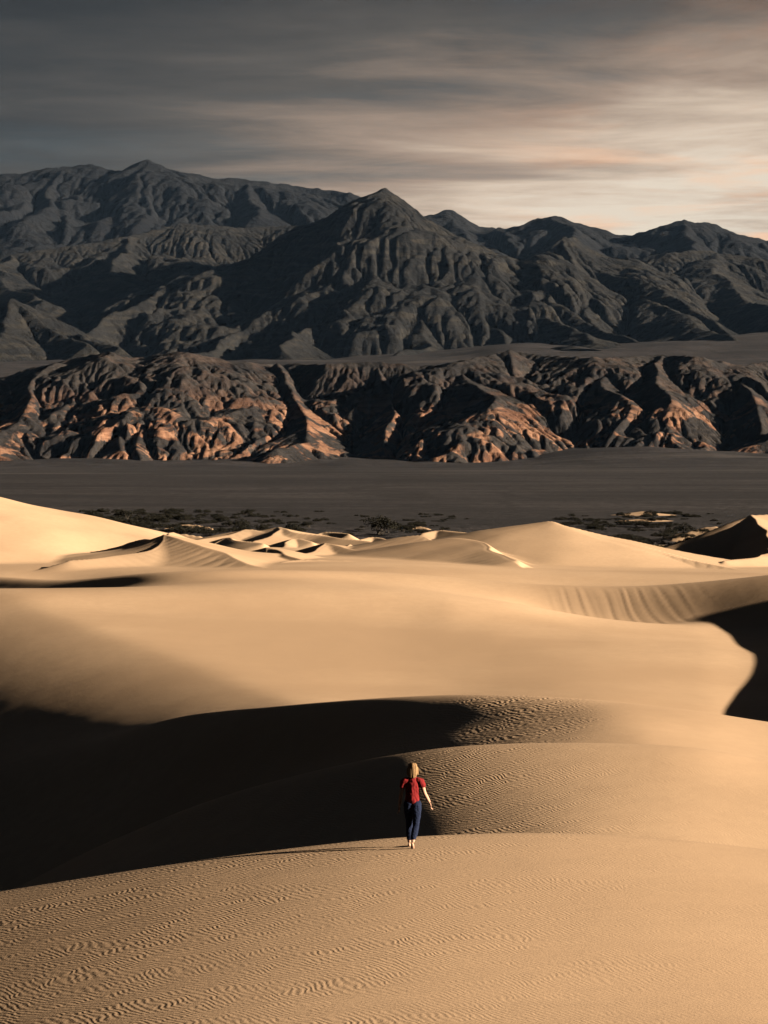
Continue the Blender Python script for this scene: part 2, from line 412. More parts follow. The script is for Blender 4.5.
# ================================================================= ERODED ROCK
def erode(h, fixed, dx, Kdt, m, n, diff=0.0, uplift=None, seed=3):
    r, c = h.shape; N = r * c
    h = h.copy(); idx = np.arange(N).reshape(r, c)
    g = np.random.default_rng(seed)
    offs = [(-1,-1),(-1,0),(-1,1),(0,-1),(0,1),(1,-1),(1,0),(1,1)]
    dist = np.array([math.hypot(a, b) * dx for a, b in offs])
    nfix = ~fixed
    for it in range(n):
        if uplift is not None: h = h + uplift * nfix
        for _ in range(25):
            P = np.pad(h, 1, constant_values=1e9)
            mn = np.full(h.shape, 1e9)
            for a, b in offs: mn = np.minimum(mn, P[1+a:1+a+r, 1+b:1+b+c])
            low = (h <= mn) & nfix
            if not low.any(): break
            h = np.where(low, mn + 1e-3 * dx * (0.5 + g.random(h.shape)), h)
        P = np.pad(h, 1, constant_values=1e9)
        best = np.zeros(h.shape); rec = idx.copy(); rd = np.full(h.shape, dx)
        for k, (a, b) in enumerate(offs):
            s = (h - P[1+a:1+a+r, 1+b:1+b+c]) / dist[k] * (0.85 + 0.3 * g.random(h.shape))
            up = (s > best) & nfix
            best = np.where(up, s, best); rec = np.where(up, idx + a * c + b, rec); rd = np.where(up, dist[k], rd)
        ptr = rec.ravel(); me_ = np.arange(N)
        A = np.ones(N); p = ptr.copy(); live = (p != me_).astype(float)
        # accumulate by pointer doubling; roots must not feed themselves
        for _ in range(11):
            add = np.bincount(p, weights=A * live, minlength=N)
            A = A + add
            live = live * live[p]; p = p[p]
            if not live.any(): break
        Fc = Kdt * (A * dx * dx) ** m / rd.ravel()
        Fc = np.where(ptr == me_, 0, Fc)
        a_ = h.ravel() / (1 + Fc); b_ = Fc / (1 + Fc); p = ptr.copy()
        for _ in range(12):
            a_ = a_ + b_ * a_[p]; b_ = b_ * b_[p]; p = p[p]
        # nodes whose root is itself: b_ has gone to 0 because the root has b = 0
        h2 = a_.reshape(r, c)
        h = np.where(fixed, h, h2)
        if diff:
            for _ in range(2):
                P = np.pad(h, 1, mode='edge')
                h = h + diff * (P[:-2,1:-1] + P[2:,1:-1] + P[1:-1,:-2] + P[1:-1,2:] - 4*h) * nfix
    return h, A.reshape(r, c)

def fan_height(x, y):
    z = np.interp(y, [0, 500, 3300, 3800, 4600, 5600, 6500, 7500, 9000, 12000, 20000, 40000],
                  [-20, -18.5, -18.5, 0, 140, 245, 320, 385, 480, 640, 700, 760])
    z = z + 22 * fbm(x, y, 1500, 3, 71) * smooth01((y - 3800) / 1500)
    z = z + smooth01((y - 5200) / 2500) * np.clip(x, -200, 2400) * 0.05
    z = z + 20 * smooth01((x - 120) / 320) * (1 - 0.6 * smooth01((x - 480) / 300)) * smooth01((y - 2500) / 1100) + 13 * fbm(x, y, 300, 3, 73) * smooth01((y - 2600) / 800)
    z = z + 0.35 * fbm(x, y, 130, 4, 72) * smooth01((y - 620) / 400)
    return z

def tent(x, y, pts, slope, power=1.0, ref=None):
    """height of a ridge line with straight flanks; pts (px, py, d)"""
    W = [world(*p) for p in pts]; best = np.full(x.shape, -1e9); bd = np.zeros(x.shape)
    for a, b in zip(W[:-1], W[1:]):
        ab = b[:2] - a[:2]; Lq = float(ab @ ab) + 1e-6
        t = np.clip(((x - a[0]) * ab[0] + (y - a[1]) * ab[1]) / Lq, 0, 1)
        dist = np.hypot(x - (a[0] + ab[0] * t), y - (a[1] + ab[1] * t))
        zc = a[2] + (b[2] - a[2]) * t
        v = zc - slope * dist
        bd = np.where(v > best, dist, bd); best = np.maximum(best, v)
    return best, bd

def fit_skyline(X, Y, Z, sky, base, lim, d_mid):
    """scale heights, column of sight by column of sight, until the ridge top stands at its true height"""
    px = 384 + F * X / Y; py = YH - F * Z / Y
    bins = np.arange(lim[0], lim[1] + 1, 4.0); top = np.full(len(bins), np.nan); hb = np.full(len(bins), np.nan)
    ib = np.clip(((px - bins[0]) / 4.0 + 0.5).astype(int), 0, len(bins) - 1).ravel()
    tmp = np.full(len(bins), 1e9); np.minimum.at(tmp, ib, py.ravel())
    want = np.interp(bins, [s[0] for s in sky], [s[1] for s in sky])
    ratio = (YH - want) / np.maximum(YH - tmp, 5)
    ratio = np.clip(ratio, 0.5, 2.0)
    ratio = blur_axis(ratio[:, None], 1.6, 0)[:, 0]
    f = np.interp(px, bins, ratio)
    return base + (Z - base) * f + base * (f - 1)

def build_range(name, xr, yr_, cell, ridges, noise_amp, noise_scale, Kdt, m, n, diff, sky, lim, mat, seed, label,
                slope_extra=0.0, uplift=0.0, patch_fn=None, fit=True, rough=10.0, warp=0.0):
    xs = np.arange(xr[0], xr[1], cell); ys = np.arange(yr_[0], yr_[1], cell)
    X, Y = np.meshgrid(xs, ys)
    wx = X + warp * fbm(X, Y, warp * 6 + 1, 3, seed + 50); wy = Y + warp * fbm(X, Y, warp * 6 + 1, 3, seed + 60)
    H = np.full(X.shape, -1e9)
    D = np.zeros(X.shape)
    for pts, sl in ridges:
        v, dd = tent(wx, wy, pts, sl); D = np.where(v > H, dd, D); H = np.maximum(H, v)
    near = 0.22 + 0.78 * smooth01(D / (noise_scale * 0.8))
    base = fan_height(X, Y)
    H = H + near * noise_amp * (fbm(X, Y, noise_scale, 6, seed, 0.55) + 0.25 * fbm(X, Y, noise_scale * 0.4, 4, seed + 5, 0.5, ridged=True))
    low = base - 30
    H = np.maximum(H, low + 6 * fbm(X, Y, noise_scale, 3, seed + 9))
    fixed = H < base - 8
    fixed[0, :] = fixed[-1, :] = fixed[:, 0] = fixed[:, -1] = True
    up = None
    if uplift: up = uplift * smooth01((H - base) / 120.0)
    Z, A = erode(H, fixed, cell, Kdt, m, n, diff, up, seed)
    if fit:
        Z0 = Z
        for _ in range(2):
            Z = fit_skyline(X, Y, Z, sky, np.zeros_like(Z), lim, 0)
        w = smooth01((H - base + 10) / 60)
        Z = Z0 * (1 - w) + Z * w
    Z = Z + smooth01((Z - base) / 80) * rough * (fbm(X, Y, rough * 9, 4, seed + 77, 0.55, ridged=True) - 0.4)
    att = {}
    att['patch'] = patch_fn(X, Y, Z) if patch_fn else np.zeros_like(Z)
    me = grid_mesh(name, X, Y, Z, att)
    o = link(name, me, mat, kind='structure'); o['label'] = label
    return o

# foothill badlands
crest = [(-260, 372), (-120, 380), (0, 378), (30, 368), (60, 362), (108, 352), (130, 359), (180, 352), (230, 361), (265, 364), (320, 364), (370, 362), (430, 366), (480, 357), (512, 350), (545, 356), (600, 358), (660, 355), (700, 357), (740, 366), (768, 361), (900, 356), (1040, 372)]
import itertools
def zig(p, i): return (p[0], p[1], 4250 + 90 * math.sin(i * 2.3) + 60 * math.sin(i * 5.1))
fr = [([zig(p, i) for i, p in enumerate(crest)], 0.42)]
# spurs running out towards the flat
for (a, b, c_) in [((60,362,4200),(40,410,3850),(20,458,3560)), ((108,352,4250),(120,400,3900),(95,455,3560)), ((130,359,4200),(170,410,3850),(145,462,3520)),
                   ((230,361,4250),(215,400,3950),(225,445,3650)), ((265,364,4250),(300,405,3850),(345,455,3540)), ((320,440,3640),(290,450,3560),(262,464,3500)),
                   ((370,362,4250),(385,400,3850),(360,455,3560)), ((430,366,4300),(440,400,3850),(440,460,3500)), ((480,357,4200),(490,405,3800),(500,462,3470)),
                   ((512,350,4250),(545,405,3850),(560,455,3540)), ((600,358,4250),(615,410,3850),(600,458,3540)), ((660,355,4250),(665,410,3800),(690,452,3560)),
                   ((720,358,4250),(735,410,3850),(748,455,3540)), ((-60,378,4200),(-40,420,3800),(-50,460,3550)), ((820,360,4250),(830,420,3800),(820,460,3550))]:
    jx = 14 * math.sin(a[0] * 0.7 + 1); jd = 130 * math.sin(a[0] * 0.31); ju = 7 * math.sin(a[0] * 0.53)
    fr.append(([a, (b[0] + jx, b[1] + ju, b[2] + jd * 0.6), (c_[0] + jx * 1.8, c_[1] - abs(ju), c_[2] + abs(jd) * 0.5)], 0.47))
for k in range(0, 26, 4):   # short broken hills in front of the spurs
    cx = -60 + k * 35 + 13 * math.sin(k * 2.1); d0 = 3560 + 170 * abs(math.sin(k * 1.7)); hh = 437 + 18 * math.sin(k * 3.3)
    fr.append(([(cx, hh, d0 + 60), (cx + 16 * math.sin(k * 4.1), hh + 16, d0 - 40)], 0.40))
def foot_patch(X, Y, Z):
    return 1 - 0.92 * smooth01((Z - 55) / 90)
m_foot = rock_material('badland_rock', (0.014, 0.013, 0.014), (0.026, 0.023, 0.022), (0.048, 0.040, 0.036), 14.0, 5.0,
                       patch=(((0.12, 0.058, 0.036), (0.24, 0.130, 0.082)), 0.49, 0.57))
build_range('foothills', (-1250, 1250), (3380, 4750), 3.6, fr, 62, 270, 0.095, 0.42, 12, 0.003, crest, (-200, 960), m_foot, 5,
            'dark eroded foothills with salmon coloured lower slopes', patch_fn=foot_patch, warp=100, rough=5.5)

# main mountains
main = [
    ([(385,188,9000),(350,204,9080),(300,234,9000),(240,263,8700),(180,287,8400),(110,318,8000),(60,345,7600)], 0.62),
    ([(385,188,9000),(420,213,8950),(440,226,8920),(460,237,8900),(500,256,8700),(540,282,8300),(590,318,7700),(640,345,7200)], 0.58),
    ([(385,188,9000),(400,240,8500),(415,290,8000),(420,335,7300),(410,352,6700)], 0.75),
    ([(340,208,9050),(330,262,8400),(310,320,7600),(300,350,6800)], 0.7),
    ([(240,263,8700),(235,310,8000),(225,343,7300),(212,352,6900),(190,360,6500)], 0.65),
    ([(455,230,8900),(475,290,8100),(500,335,7300),(520,352,6600)], 0.6),
    ([(385,188,9000),(390,200,9600),(400,240,10800)], 0.5),
    ([(570,234,9300),(540,254,9100),(515,272,8900)], 0.62),
    ([(570,236,9300),(600,262,9000),(650,290,8500),(700,320,7800),(760,345,7200)], 0.5),
    ([(570,236,9300),(575,285,8500),(600,325,7700)], 0.55),
    ([(570,236,9300),(575,240,10500)], 0.5),
    ([(500,300,8300),(560,325,7500),(620,342,6800)], 0.35), ([(640,300,8400),(690,325,7600),(750,338,7000),(800,345,6700)], 0.33),
    ([(740,290,9000),(800,315,8000)], 0.36), ([(560,345,6500),(620,350,6200)], 0.3),
    ([(620,262,10300),(660,256,10300),(700,250,10400),(768,262,10300),(850,262,10300),(1000,250,10300)], 0.4),
    ([(700,250,10400),(735,290,9200),(800,320,8300)], 0.4),
    ([(850,262,10300),(860,300,9000),(880,330,8000)], 0.4),
    ([(-250,250,10500),(-80,262,10400),(0,258,10400),(60,250,10500),(130,238,10700),(185,225,11000),(260,222,11300),(320,226,11300)], 0.38),
    ([(0,258,10400),(15,290,9300),(40,305,8700)], 0.45),
    ([(130,238,10700),(110,275,9600),(135,296,9000)], 0.45),
    ([(-200,300,7600),(-60,300,7500),(10,303,7400),(40,328,7200),(85,350,6900)], 0.55),
    ([(10,303,7400),(0,335,7000),(-10,360,6500)], 0.5),
    ([(120,352,6900),(70,335,7250)], 0.5),
]
m_main = rock_material('mountain_rock_cloud_shaded', (0.0062, 0.0068, 0.0080), (0.0138, 0.0138, 0.0145), (0.040, 0.035, 0.0285), 38.0, 20.0)  # dark rock, with the shadow of the clouds put into its colour too
sky_main = [(-600,250),(-250,250),(0,256),(60,248),(130,236),(185,223),(240,228),(300,226),(320,221),(345,204),(385,188),(404,199),(420,213),(440,226),(460,237),(500,254),(522,262),(545,250),(570,234),(596,252),(620,261),(660,254),(700,250),(768,260),(1000,250),(1200,250)]
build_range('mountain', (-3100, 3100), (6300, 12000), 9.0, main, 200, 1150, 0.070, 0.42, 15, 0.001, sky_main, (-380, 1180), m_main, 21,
            'dark craggy mountain, toned darker for cloud shade, with a pointed central peak and gullied flanks', warp=150, rough=13)
farr = [
    ([(-400,190,14000),(-200,182,14000),(-80,172,14200),(0,175,14300),(60,168,14400),(92,165,14400),(118,171,14300),(145,160,14300),(175,170,14200),(210,178,14200),(250,180,14200),(300,187,14300),(340,192,14300),(365,205,14300),(400,235,14300)], 0.42),
    ([(400,235,13600),(436,216,13400),(448,209,13400),(456,213,13400),(482,228,13300),(510,228,13200),(538,219,13200),(557,214,13200),(592,226,13200),(624,237,13100),(652,229,13000),(682,221,13000),(712,224,13000),(740,234,13000),(770,241,13000),(850,232,13000),(1000,225,13000),(1200,240,13000)], 0.42),
    ([(145,160,14300),(150,210,13000),(140,250,12000)], 0.5), ([(250,180,14200),(260,215,12900)], 0.5), ([(60,168,14400),(40,220,12800)], 0.5),
    ([(557,214,13200),(570,240,12300)], 0.5), ([(682,221,13000),(690,250,11900)], 0.5), ([(452,213,13400),(470,240,12300)], 0.5),
]
sky_far = [(p[0], p[1]) for p in farr[0][0][:-2]] + [(380, 200), (415, 216)] + [(p[0], p[1]) for p in farr[1][0][1:]]
m_far = rock_material('far_range_rock_cloud_shaded', (0.004, 0.005, 0.0075), (0.0075, 0.0088, 0.0115), (0.0145, 0.0150, 0.0165), 60.0, 30.0)  # cloud shadow over the far range is painted in as near-black rock
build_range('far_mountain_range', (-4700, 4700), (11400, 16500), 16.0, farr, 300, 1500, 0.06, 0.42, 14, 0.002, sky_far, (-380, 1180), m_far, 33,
            'far dark mountain range along the skyline, its colour deepened for cloud shade', warp=180, rough=26)

# the gravel plain and the fans behind the foothills
def build_plain():
    u = np.concatenate([-np.linspace(1.0, 0.26, 60), np.linspace(-0.25, 0.25, 420), np.linspace(0.26, 1.0, 60)])
    yr = [-3000, -1500, -600, -300, -100, 50, 200, 330]
    while yr[-1] < 45000: yr.append(yr[-1] * 1.011)
    yr = np.array(yr)
    Y = np.repeat(yr[:, None], len(u), 1); X = u[None, :] * (np.abs(Y) * 1.0 + 900)
    Z = fan_height(X.ravel(), Y.ravel()).reshape(X.shape)
    Z = Z - 6 * (1 - smooth01((Y - 380) / 150))
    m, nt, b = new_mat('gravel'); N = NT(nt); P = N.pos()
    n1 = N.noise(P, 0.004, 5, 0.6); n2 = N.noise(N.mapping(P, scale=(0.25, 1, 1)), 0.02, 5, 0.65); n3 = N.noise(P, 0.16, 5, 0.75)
    col = N.mix(N.ramp(n1, 0.35, 0.65), (0.016, 0.0145, 0.0170), (0.038, 0.033, 0.035))  # dark gravel, coloured darker still to stand in for cloud shadow
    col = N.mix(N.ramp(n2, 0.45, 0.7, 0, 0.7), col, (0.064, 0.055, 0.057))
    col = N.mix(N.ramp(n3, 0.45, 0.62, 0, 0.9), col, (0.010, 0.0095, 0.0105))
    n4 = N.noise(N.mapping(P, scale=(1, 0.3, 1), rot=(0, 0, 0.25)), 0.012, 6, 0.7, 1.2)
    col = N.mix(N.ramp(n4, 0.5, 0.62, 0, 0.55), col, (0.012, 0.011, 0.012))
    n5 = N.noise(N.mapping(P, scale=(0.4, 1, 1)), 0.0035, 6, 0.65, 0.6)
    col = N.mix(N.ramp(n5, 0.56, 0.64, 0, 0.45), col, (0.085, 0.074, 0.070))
    nt.links.new(col, b.inputs['Base Color'])
    nt.links.new(N.bump(n3, 1.0, 1.0), b.inputs['Normal'])
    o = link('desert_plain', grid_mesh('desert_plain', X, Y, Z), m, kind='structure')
    o['label'] = 'dark gravel plain, its colour lowered for cloud shade, between the dunes and the foothills'
build_plain()

# ================================================================= THE WALKER
def plain_mat(name, col, rough=0.8, var=0.15, scale=40.0, bump=0.0):
    m, nt, b = new_mat(name); N = NT(nt)
    tcn = nt.nodes.new('ShaderNodeTexCoord').outputs['Object']
    n = N.noise(tcn, scale, 4, 0.6)
    c = N.mix(N.ramp(n, 0.3, 0.7), tuple(v * (1 - var) for v in col), tuple(min(1, v * (1 + var)) for v in col))
    nt.links.new(c, b.inputs['Base Color']); b.inputs['Roughness'].default_value = rough
    if bump: nt.links.new(N.bump(n, 1.0, bump), b.inputs['Normal'])
    return m

def evaluated(o, name):
    dg = bpy.context.evaluated_depsgraph_get()
    me = bpy.data.meshes.new_from_object(o.evaluated_get(dg)); me.name = name
    return me

def skin_parts(chains, name, voxel, subdiv=2, smooth=3):
    """chains: list of (points, edges); point = (x,y,z,rx,ry). Grown with Skin, then fused into one surface."""
    obs = []
    for pts, edges in chains:
        me = bpy.data.meshes.new('tmp'); me.from_pydata([p[:3] for p in pts], edges, [])
        o = bpy.data.objects.new('tmp', me); COL.objects.link(o)
        o.modifiers.new('s', 'SKIN')
        for i, p in enumerate(pts):
            sv = me.skin_vertices[0].data[i]; sv.radius = (p[3], p[4]); sv.use_root = (i == 0)
        m = o.modifiers.new('u', 'SUBSURF'); m.levels = subdiv; m.render_levels = subdiv
        obs.append(o)
    V, Fc = [], []
    for o in obs:
        me = evaluated(o, 't'); off = len(V)
        V += [tuple(v.co) for v in me.vertices]; Fc += [tuple(off + i for i in p.vertices) for p in me.polygons]
        bpy.data.meshes.remove(me); bpy.data.objects.remove(o)
    me = bpy.data.meshes.new('t'); me.from_pydata(V, [], Fc)
    o = bpy.data.objects.new('t', me); COL.objects.link(o)
    r = o.modifiers.new('r', 'REMESH'); r.mode = 'VOXEL'; r.voxel_size = voxel; r.use_smooth_shade = True
    sm = o.modifiers.new('m', 'SMOOTH'); sm.iterations = smooth; sm.factor = 0.5
    out = evaluated(o, name); bpy.data.objects.remove(o)
    out.polygons.foreach_set('use_smooth', [True] * len(out.polygons))
    return out

def wrinkle(me, amp, fx, fy, fz, seed):
    n = len(me.vertices); co = np.empty(n * 3, np.float32); me.vertices.foreach_get('co', co); co = co.reshape(-1, 3)
    no = np.empty(n * 3, np.float32); me.vertices.foreach_get('normal', no); no = no.reshape(-1, 3)
    d = amp * (0.35 + 0.65 * vnoise(co[:, 0] * fx + co[:, 1] * fy, co[:, 2] * fz + co[:, 1] * 6, seed))
    co += no * d[:, None]; me.vertices.foreach_set('co', co.ravel()); me.update()

def cut(me, z0=None, z1=None):
    import bmesh
    bm = bmesh.new(); bm.from_mesh(me)
    for z, nrm in ((z0, (0, 0, -1)), (z1, (0, 0, 1))):
        if z is None: continue
        bmesh.ops.bisect_plane(bm, geom=bm.verts[:] + bm.edges[:] + bm.faces[:], plane_co=(0, 0, z), plane_no=nrm, clear_outer=True)
    bm.to_mesh(me); bm.free()

def build_person():
    # figure stands at its own origin, back to the eye, face to +Y; +X is its right hand side
    sh = [(0, 0, 0.92, .135, .100), (0, .005, 1.04, .112, .085), (0, .0, 1.20, .128, .092), (0, -.005, 1.33, .120, .085),
          (0, .005, 1.415, .060, .055), (0, .015, 1.47, .048, .048), (0, .02, 1.53, .055, .06)]
    torso = (sh, [(i, i + 1) for i in range(6)])
    head = ([(0.005, .03, 1.545, .055, .062), (0.007, .03, 1.60, .076, .090), (0.007, .022, 1.655, .070, .084), (0.006, .02, 1.69, .040, .05)], [(0, 1), (1, 2), (2, 3)])
    # nose, ears, chin
    nose = ([(.030, .105, 1.595, .012, .012), (.034, .128, 1.575, .013, .013)], [(0, 1)])
    chin = ([(.008, .06, 1.545, .035, .03), (.020, .098, 1.525, .026, .024)], [(0, 1)])
    ears = [([(sx * .074 + .006, .02, 1.605, .010, .018), (sx * .080 + .006, .015, 1.575, .007, .012)], [(0, 1)]) for sx in (-1, 1)]
    def arm(sx, S, E, Wr, Hn):
        mid = [(a + b) / 2 for a, b in zip(E, Wr)]
        return ([(sx * .02, 0, 1.36, .05, .05), (*S, .054, .054), ((S[0]+E[0])/2, (S[1]+E[1])/2, (S[2]+E[2])/2, .049, .049), (*E, .041, .041), (*mid, .039, .039), (*Wr, .028, .025)], [(0, 1), (1, 2), (2, 3), (3, 4), (4, 5)])
    def hand(Wr, dr, side, up):
        """palm, four fingers of unequal length with two bends, thumb from the side of the palm"""
        dr = Vector(dr).normalized(); side = Vector(side); side = (side - dr * side.dot(dr)).normalized(); nr = dr.cross(side)
        Wv = Vector(Wr); out = []
        palm = [(*(Wv), .020, .016), (*(Wv + dr * .045), .032, .014), (*(Wv + dr * .085), .036, .013)]
        out.append((palm, [(0, 1), (1, 2)]))
        for k, (o_, ln) in enumerate(((-.028, .062), (-.010, .075), (.010, .080), (.028, .072))):
            b = Wv + dr * .075 + side * o_
            c = b + dr * ln * .5 + side * o_ * .25; e = c + (dr * .8 + nr * up * .6).normalized() * ln * .32; f_ = e + (dr * .5 + nr * up).normalized() * ln * .3
            out.append(([(*b, .009, .009), (*c, .0085, .0085), (*e, .008, .008), (*f_, .007, .007)], [(0, 1), (1, 2), (2, 3)]))
        b = Wv + dr * .03 + side * .020; c = b + (dr * .6 + side * .8).normalized() * .042; e = c + (dr * .95 + side * .2 + nr * up * .3).normalized() * .032
        out.append(([(*b, .013, .013), (*c, .010, .010), (*e, .008, .008)], [(0, 1), (1, 2)]))
        return out
    Rs, Re, Rw = (.165, -.005, 1.355), (.240, -.045, 1.11), (.345, .005, .91)
    Ls, Le, Lw = (-.165, -.005, 1.355), (-.225, -.03, 1.09), (-.262, .03, .83)
    armR = arm(1, Rs, Re, Rw, None); armL = arm(-1, Ls, Le, Lw, None)
    handR = hand(Rw, (.22, .10, -1), (-.1, 1, 0.1), 1); handL = hand(Lw, (-.10, .12, -1), (.1, 1, 0.1), -1)
    # legs: left one planted ahead, right one pushing off, heel up, crossing inwards
    LH, LK, LA = (-.080, 0, .90), (-.070, .10, .49), (-.070, .11, .085)
    RH, RK, RA = (.080, 0, .90), (.075, -.03, .49), (.010, -.20, .15)
    def leg(H, K, A, k=1.0):
        calf = [K[i] * .62 + A[i] * .38 for i in range(3)]; th = [(H[i] + K[i]) / 2 for i in range(3)]
        return ([(H[0] * .5, 0, .95, .09 * k, .09 * k), (*H, .092 * k, .095 * k), (*th, .078 * k, .08 * k), (*K, .054 * k, .056 * k), (calf[0], calf[1] - .012, calf[2], .052 * k, .054 * k), (*A, .034 * k, .038 * k)], [(i, i + 1) for i in range(5)])
    footL = ([(-.070, .085, .05, .035, .034), (-.070, .16, .035, .040, .026), (-.074, .25, .018, .042, .014), (-.076, .285, .014, .034, .011)], [(0, 1), (1, 2), (2, 3)])
    footR = ([(.010, -.205, .13, .034, .034), (.008, -.15, .080, .038, .028), (.006, -.085, .026, .040, .018), (.006, -.05, .014, .034, .012)], [(0, 1), (1, 2), (2, 3)])
    heelL = ([(-.070, .11, .085, .032, .034), (-.070, .07, .032, .028, .028)], [(0, 1)])
    heelR = ([(.010, -.20, .15, .032, .034), (.010, -.245, .125, .027, .027)], [(0, 1)])
    chains = [torso, head, nose, chin, *ears, armR, armL, *handR, *handL, leg(LH, LK, LA), leg(RH, RK, RA), footL, footR, heelL, heelR]
    body = skin_parts(chains, 'person', 0.0055, smooth=2)
    px_, py_ = 412.5, 848.0
    for d in np.arange(35.0, 40.5, 0.02):
        x = (px_ - 384) / F * d; z = float(sand_height(np.array([x]), np.array([d]))[0])
        if YH - F * z / d <= py_: break
    o = link('person', body, plain_mat('skin', (0.50, 0.29, 0.20), 0.6, 0.08, 30))
    o['label'] = 'barefoot walker with fair hair in a red t-shirt and blue jeans crossing the sand'; o['category'] = 'person'
    z = float(sand_height(np.array([x - .07]), np.array([d + .2]))[0])
    o.location = (x, d, z - 0.006); o.rotation_euler = (0, 0, math.radians(-4))
    # t-shirt
    tee = [([(0, 0, 0.88, .162, .118), (0, .003, 0.98, .152, .114), (0, .005, 1.06, .142, .108), (0, 0, 1.20, .150, .110), (0, -.005, 1.33, .134, .097), (0, .002, 1.40, .085, .072), (0, .006, 1.43, .070, .06)], [(i, i + 1) for i in range(6)])]
    for S, E in ((Rs, Re), (Ls, Le)):
        sx = 1 if S[0] > 0 else -1
        q = [S[i] * .38 + E[i] * .62 for i in range(3)]
        tee.append(([(sx * .03, 0, 1.35, .062, .066), (*S, .076, .078), ((S[0] + q[0]) / 2, (S[1] + q[1]) / 2, (S[2] + q[2]) / 2, .062, .064), (*q, .060, .062)], [(0, 1), (1, 2), (2, 3)]))
    t = skin_parts(tee, 't_shirt', 0.007, smooth=2); cut(t, 0.905, None); wrinkle(t, 0.016, 9, 5, 7, 41); wrinkle(t, 0.010, 22, 14, 17, 42)
    link('t_shirt', t, plain_mat('red_cotton', (0.165, 0.012, 0.013), 0.9, 0.12, 25), o)
    # jeans, waist to ankle
    jl = []
    for H, K, A in ((LH, LK, LA), (RH, RK, RA)):
        p, e = leg(H, K, A, 1.16); p = [list(v) for v in p]
        p[-1][3] = p[-1][4] = .052; p[-2][3] *= 1.05; p[-2][4] *= 1.05
        a = p[-1]; kn = p[-2]; a[0] += (kn[0] - a[0]) * .22; a[1] += (kn[1] - a[1]) * .22; a[2] += (kn[2] - a[2]) * .22
        jl.append(([tuple(v) for v in p], e))
    jl.append(([(0, -.012, .90, .150, .115), (0, 0, 1.0, .128, .100)], [(0, 1)]))
    j_ = skin_parts(jl, 'jeans', 0.007, smooth=2); wrinkle(j_, 0.012, 12, 8, 11, 43); wrinkle(j_, 0.007, 24, 16, 30, 44)
    link('jeans', j_, plain_mat('denim', (0.008, 0.013, 0.034), 0.9, 0.25, 45), o)
    # hair to the shoulders
    hr = [([(.004, .012, 1.70, .060, .070), (.004, .008, 1.665, .094, .104), (.004, -.008, 1.59, .104, .102), (.0, -.040, 1.51, .104, .066), (-.002, -.055, 1.44, .088, .042), (-.004, -.060, 1.40, .060, .026)], [(i, i + 1) for i in range(5)]),
          ([(.06, .0, 1.62, .035, .05), (.092, -.005, 1.54, .026, .038), (.094, -.02, 1.46, .022, .030)], [(0, 1), (1, 2)]),
          ([(-.06, .0, 1.62, .035, .05), (-.086, -.005, 1.54, .026, .038), (-.088, -.02, 1.46, .022, .030)], [(0, 1), (1, 2)])]
    h = skin_parts(hr, 'hair', 0.006, smooth=1); wrinkle(h, 0.010, 60, 20, 3, 45)
    link('hair', h, plain_mat('fair_hair', (0.22, 0.13, 0.062), 0.75, 0.35, 40), o)
    for k in (-1, 1):
        e = ([(.022 + k * .030, .103, 1.615, .010, .008), (.022 + k * .030, .106, 1.615, .008, .006)], [(0, 1)])
        link('eye', skin_parts([e], 'eye', 0.003, smooth=0), plain_mat('eye', (0.05, 0.04, 0.035), 0.3), o)
    return o
build_person()

# ================================================================= DESERT SHRUBS
def shrub_meshes(seed, n_clump, n_leaf, leaf, w, h):
    g = np.random.default_rng(seed)
    V, Fc = [], []
    C_ = []
    for k in range(n_clump):
        a = g.random() * 2 * np.pi; r = math.sqrt(g.random()) * 0.5 * w
        top = h * (1 - (r / (0.55 * w)) ** 2 * 0.55) * (0.65 + 0.35 * g.random())
        C_.append((r * math.cos(a), r * math.sin(a), top * (0.35 + 0.6 * g.random()), 0.10 * w + 0.12 * w * g.random()))
    for k in range(n_leaf):
        cx, cy, cz, cr = C_[k % n_clump]
        v = g.normal(size=3); v /= np.linalg.norm(v); rr = cr * g.random() ** 0.45
        c = np.array([cx, cy, cz]) + v * rr * np.array([1, 1, 0.8])
        c[2] = max(c[2], 0.05 * h * g.random() + 0.02)
        u = g.normal(size=3); u /= np.linalg.norm(u); q = np.cross(u, g.normal(size=3)); q /= np.linalg.norm(q)
        L_ = leaf * (0.6 + 0.8 * g.random()); i = len(V)
        V += [tuple(c - u * L_), tuple(c + q * L_ * .4), tuple(c + u * L_), tuple(c - q * L_ * .4)]; Fc.append((i, i + 1, i + 2, i + 3))
    fo = bpy.data.meshes.new('foliage'); fo.from_pydata(V, [], Fc)
    V, Fc = [], []
    for k in range(min(n_clump, 9)):
        cx, cy, cz, cr = C_[k]; p0 = np.array([g.normal() * .05 * w, g.normal() * .05 * w, -0.3]); p2 = np.array([cx, cy, cz]); p1 = (p0 + p2) / 2 + g.normal(size=3) * .05 * w
        i = len(V)
        for j, p in enumerate((p0, p1, p2)):
            r = (0.022 * w) * (1 - 0.38 * j)
            for q in range(6):
                V.append((p[0] + r * math.cos(q * math.pi / 3), p[1] + r * math.sin(q * math.pi / 3), p[2]))
        for j in range(2):
            for q in range(6): Fc.append((i + j*6 + q, i + j*6 + (q+1) % 6, i + (j+1)*6 + (q+1) % 6, i + (j+1)*6 + q))
    st = bpy.data.meshes.new('stem'); st.from_pydata(V, [], Fc)
    return fo, st
m_leaf, ntl, bl = new_mat('dusty_leaves'); Nl = NT(ntl)
ntl.links.new(Nl.mix(Nl.noise(Nl.pos(), 0.8, 3), (0.007, 0.0068, 0.0055), (0.018, 0.0165, 0.0105)), bl.inputs['Base Color'])
m_olive, nto, bo = new_mat('olive_leaves'); No = NT(nto)
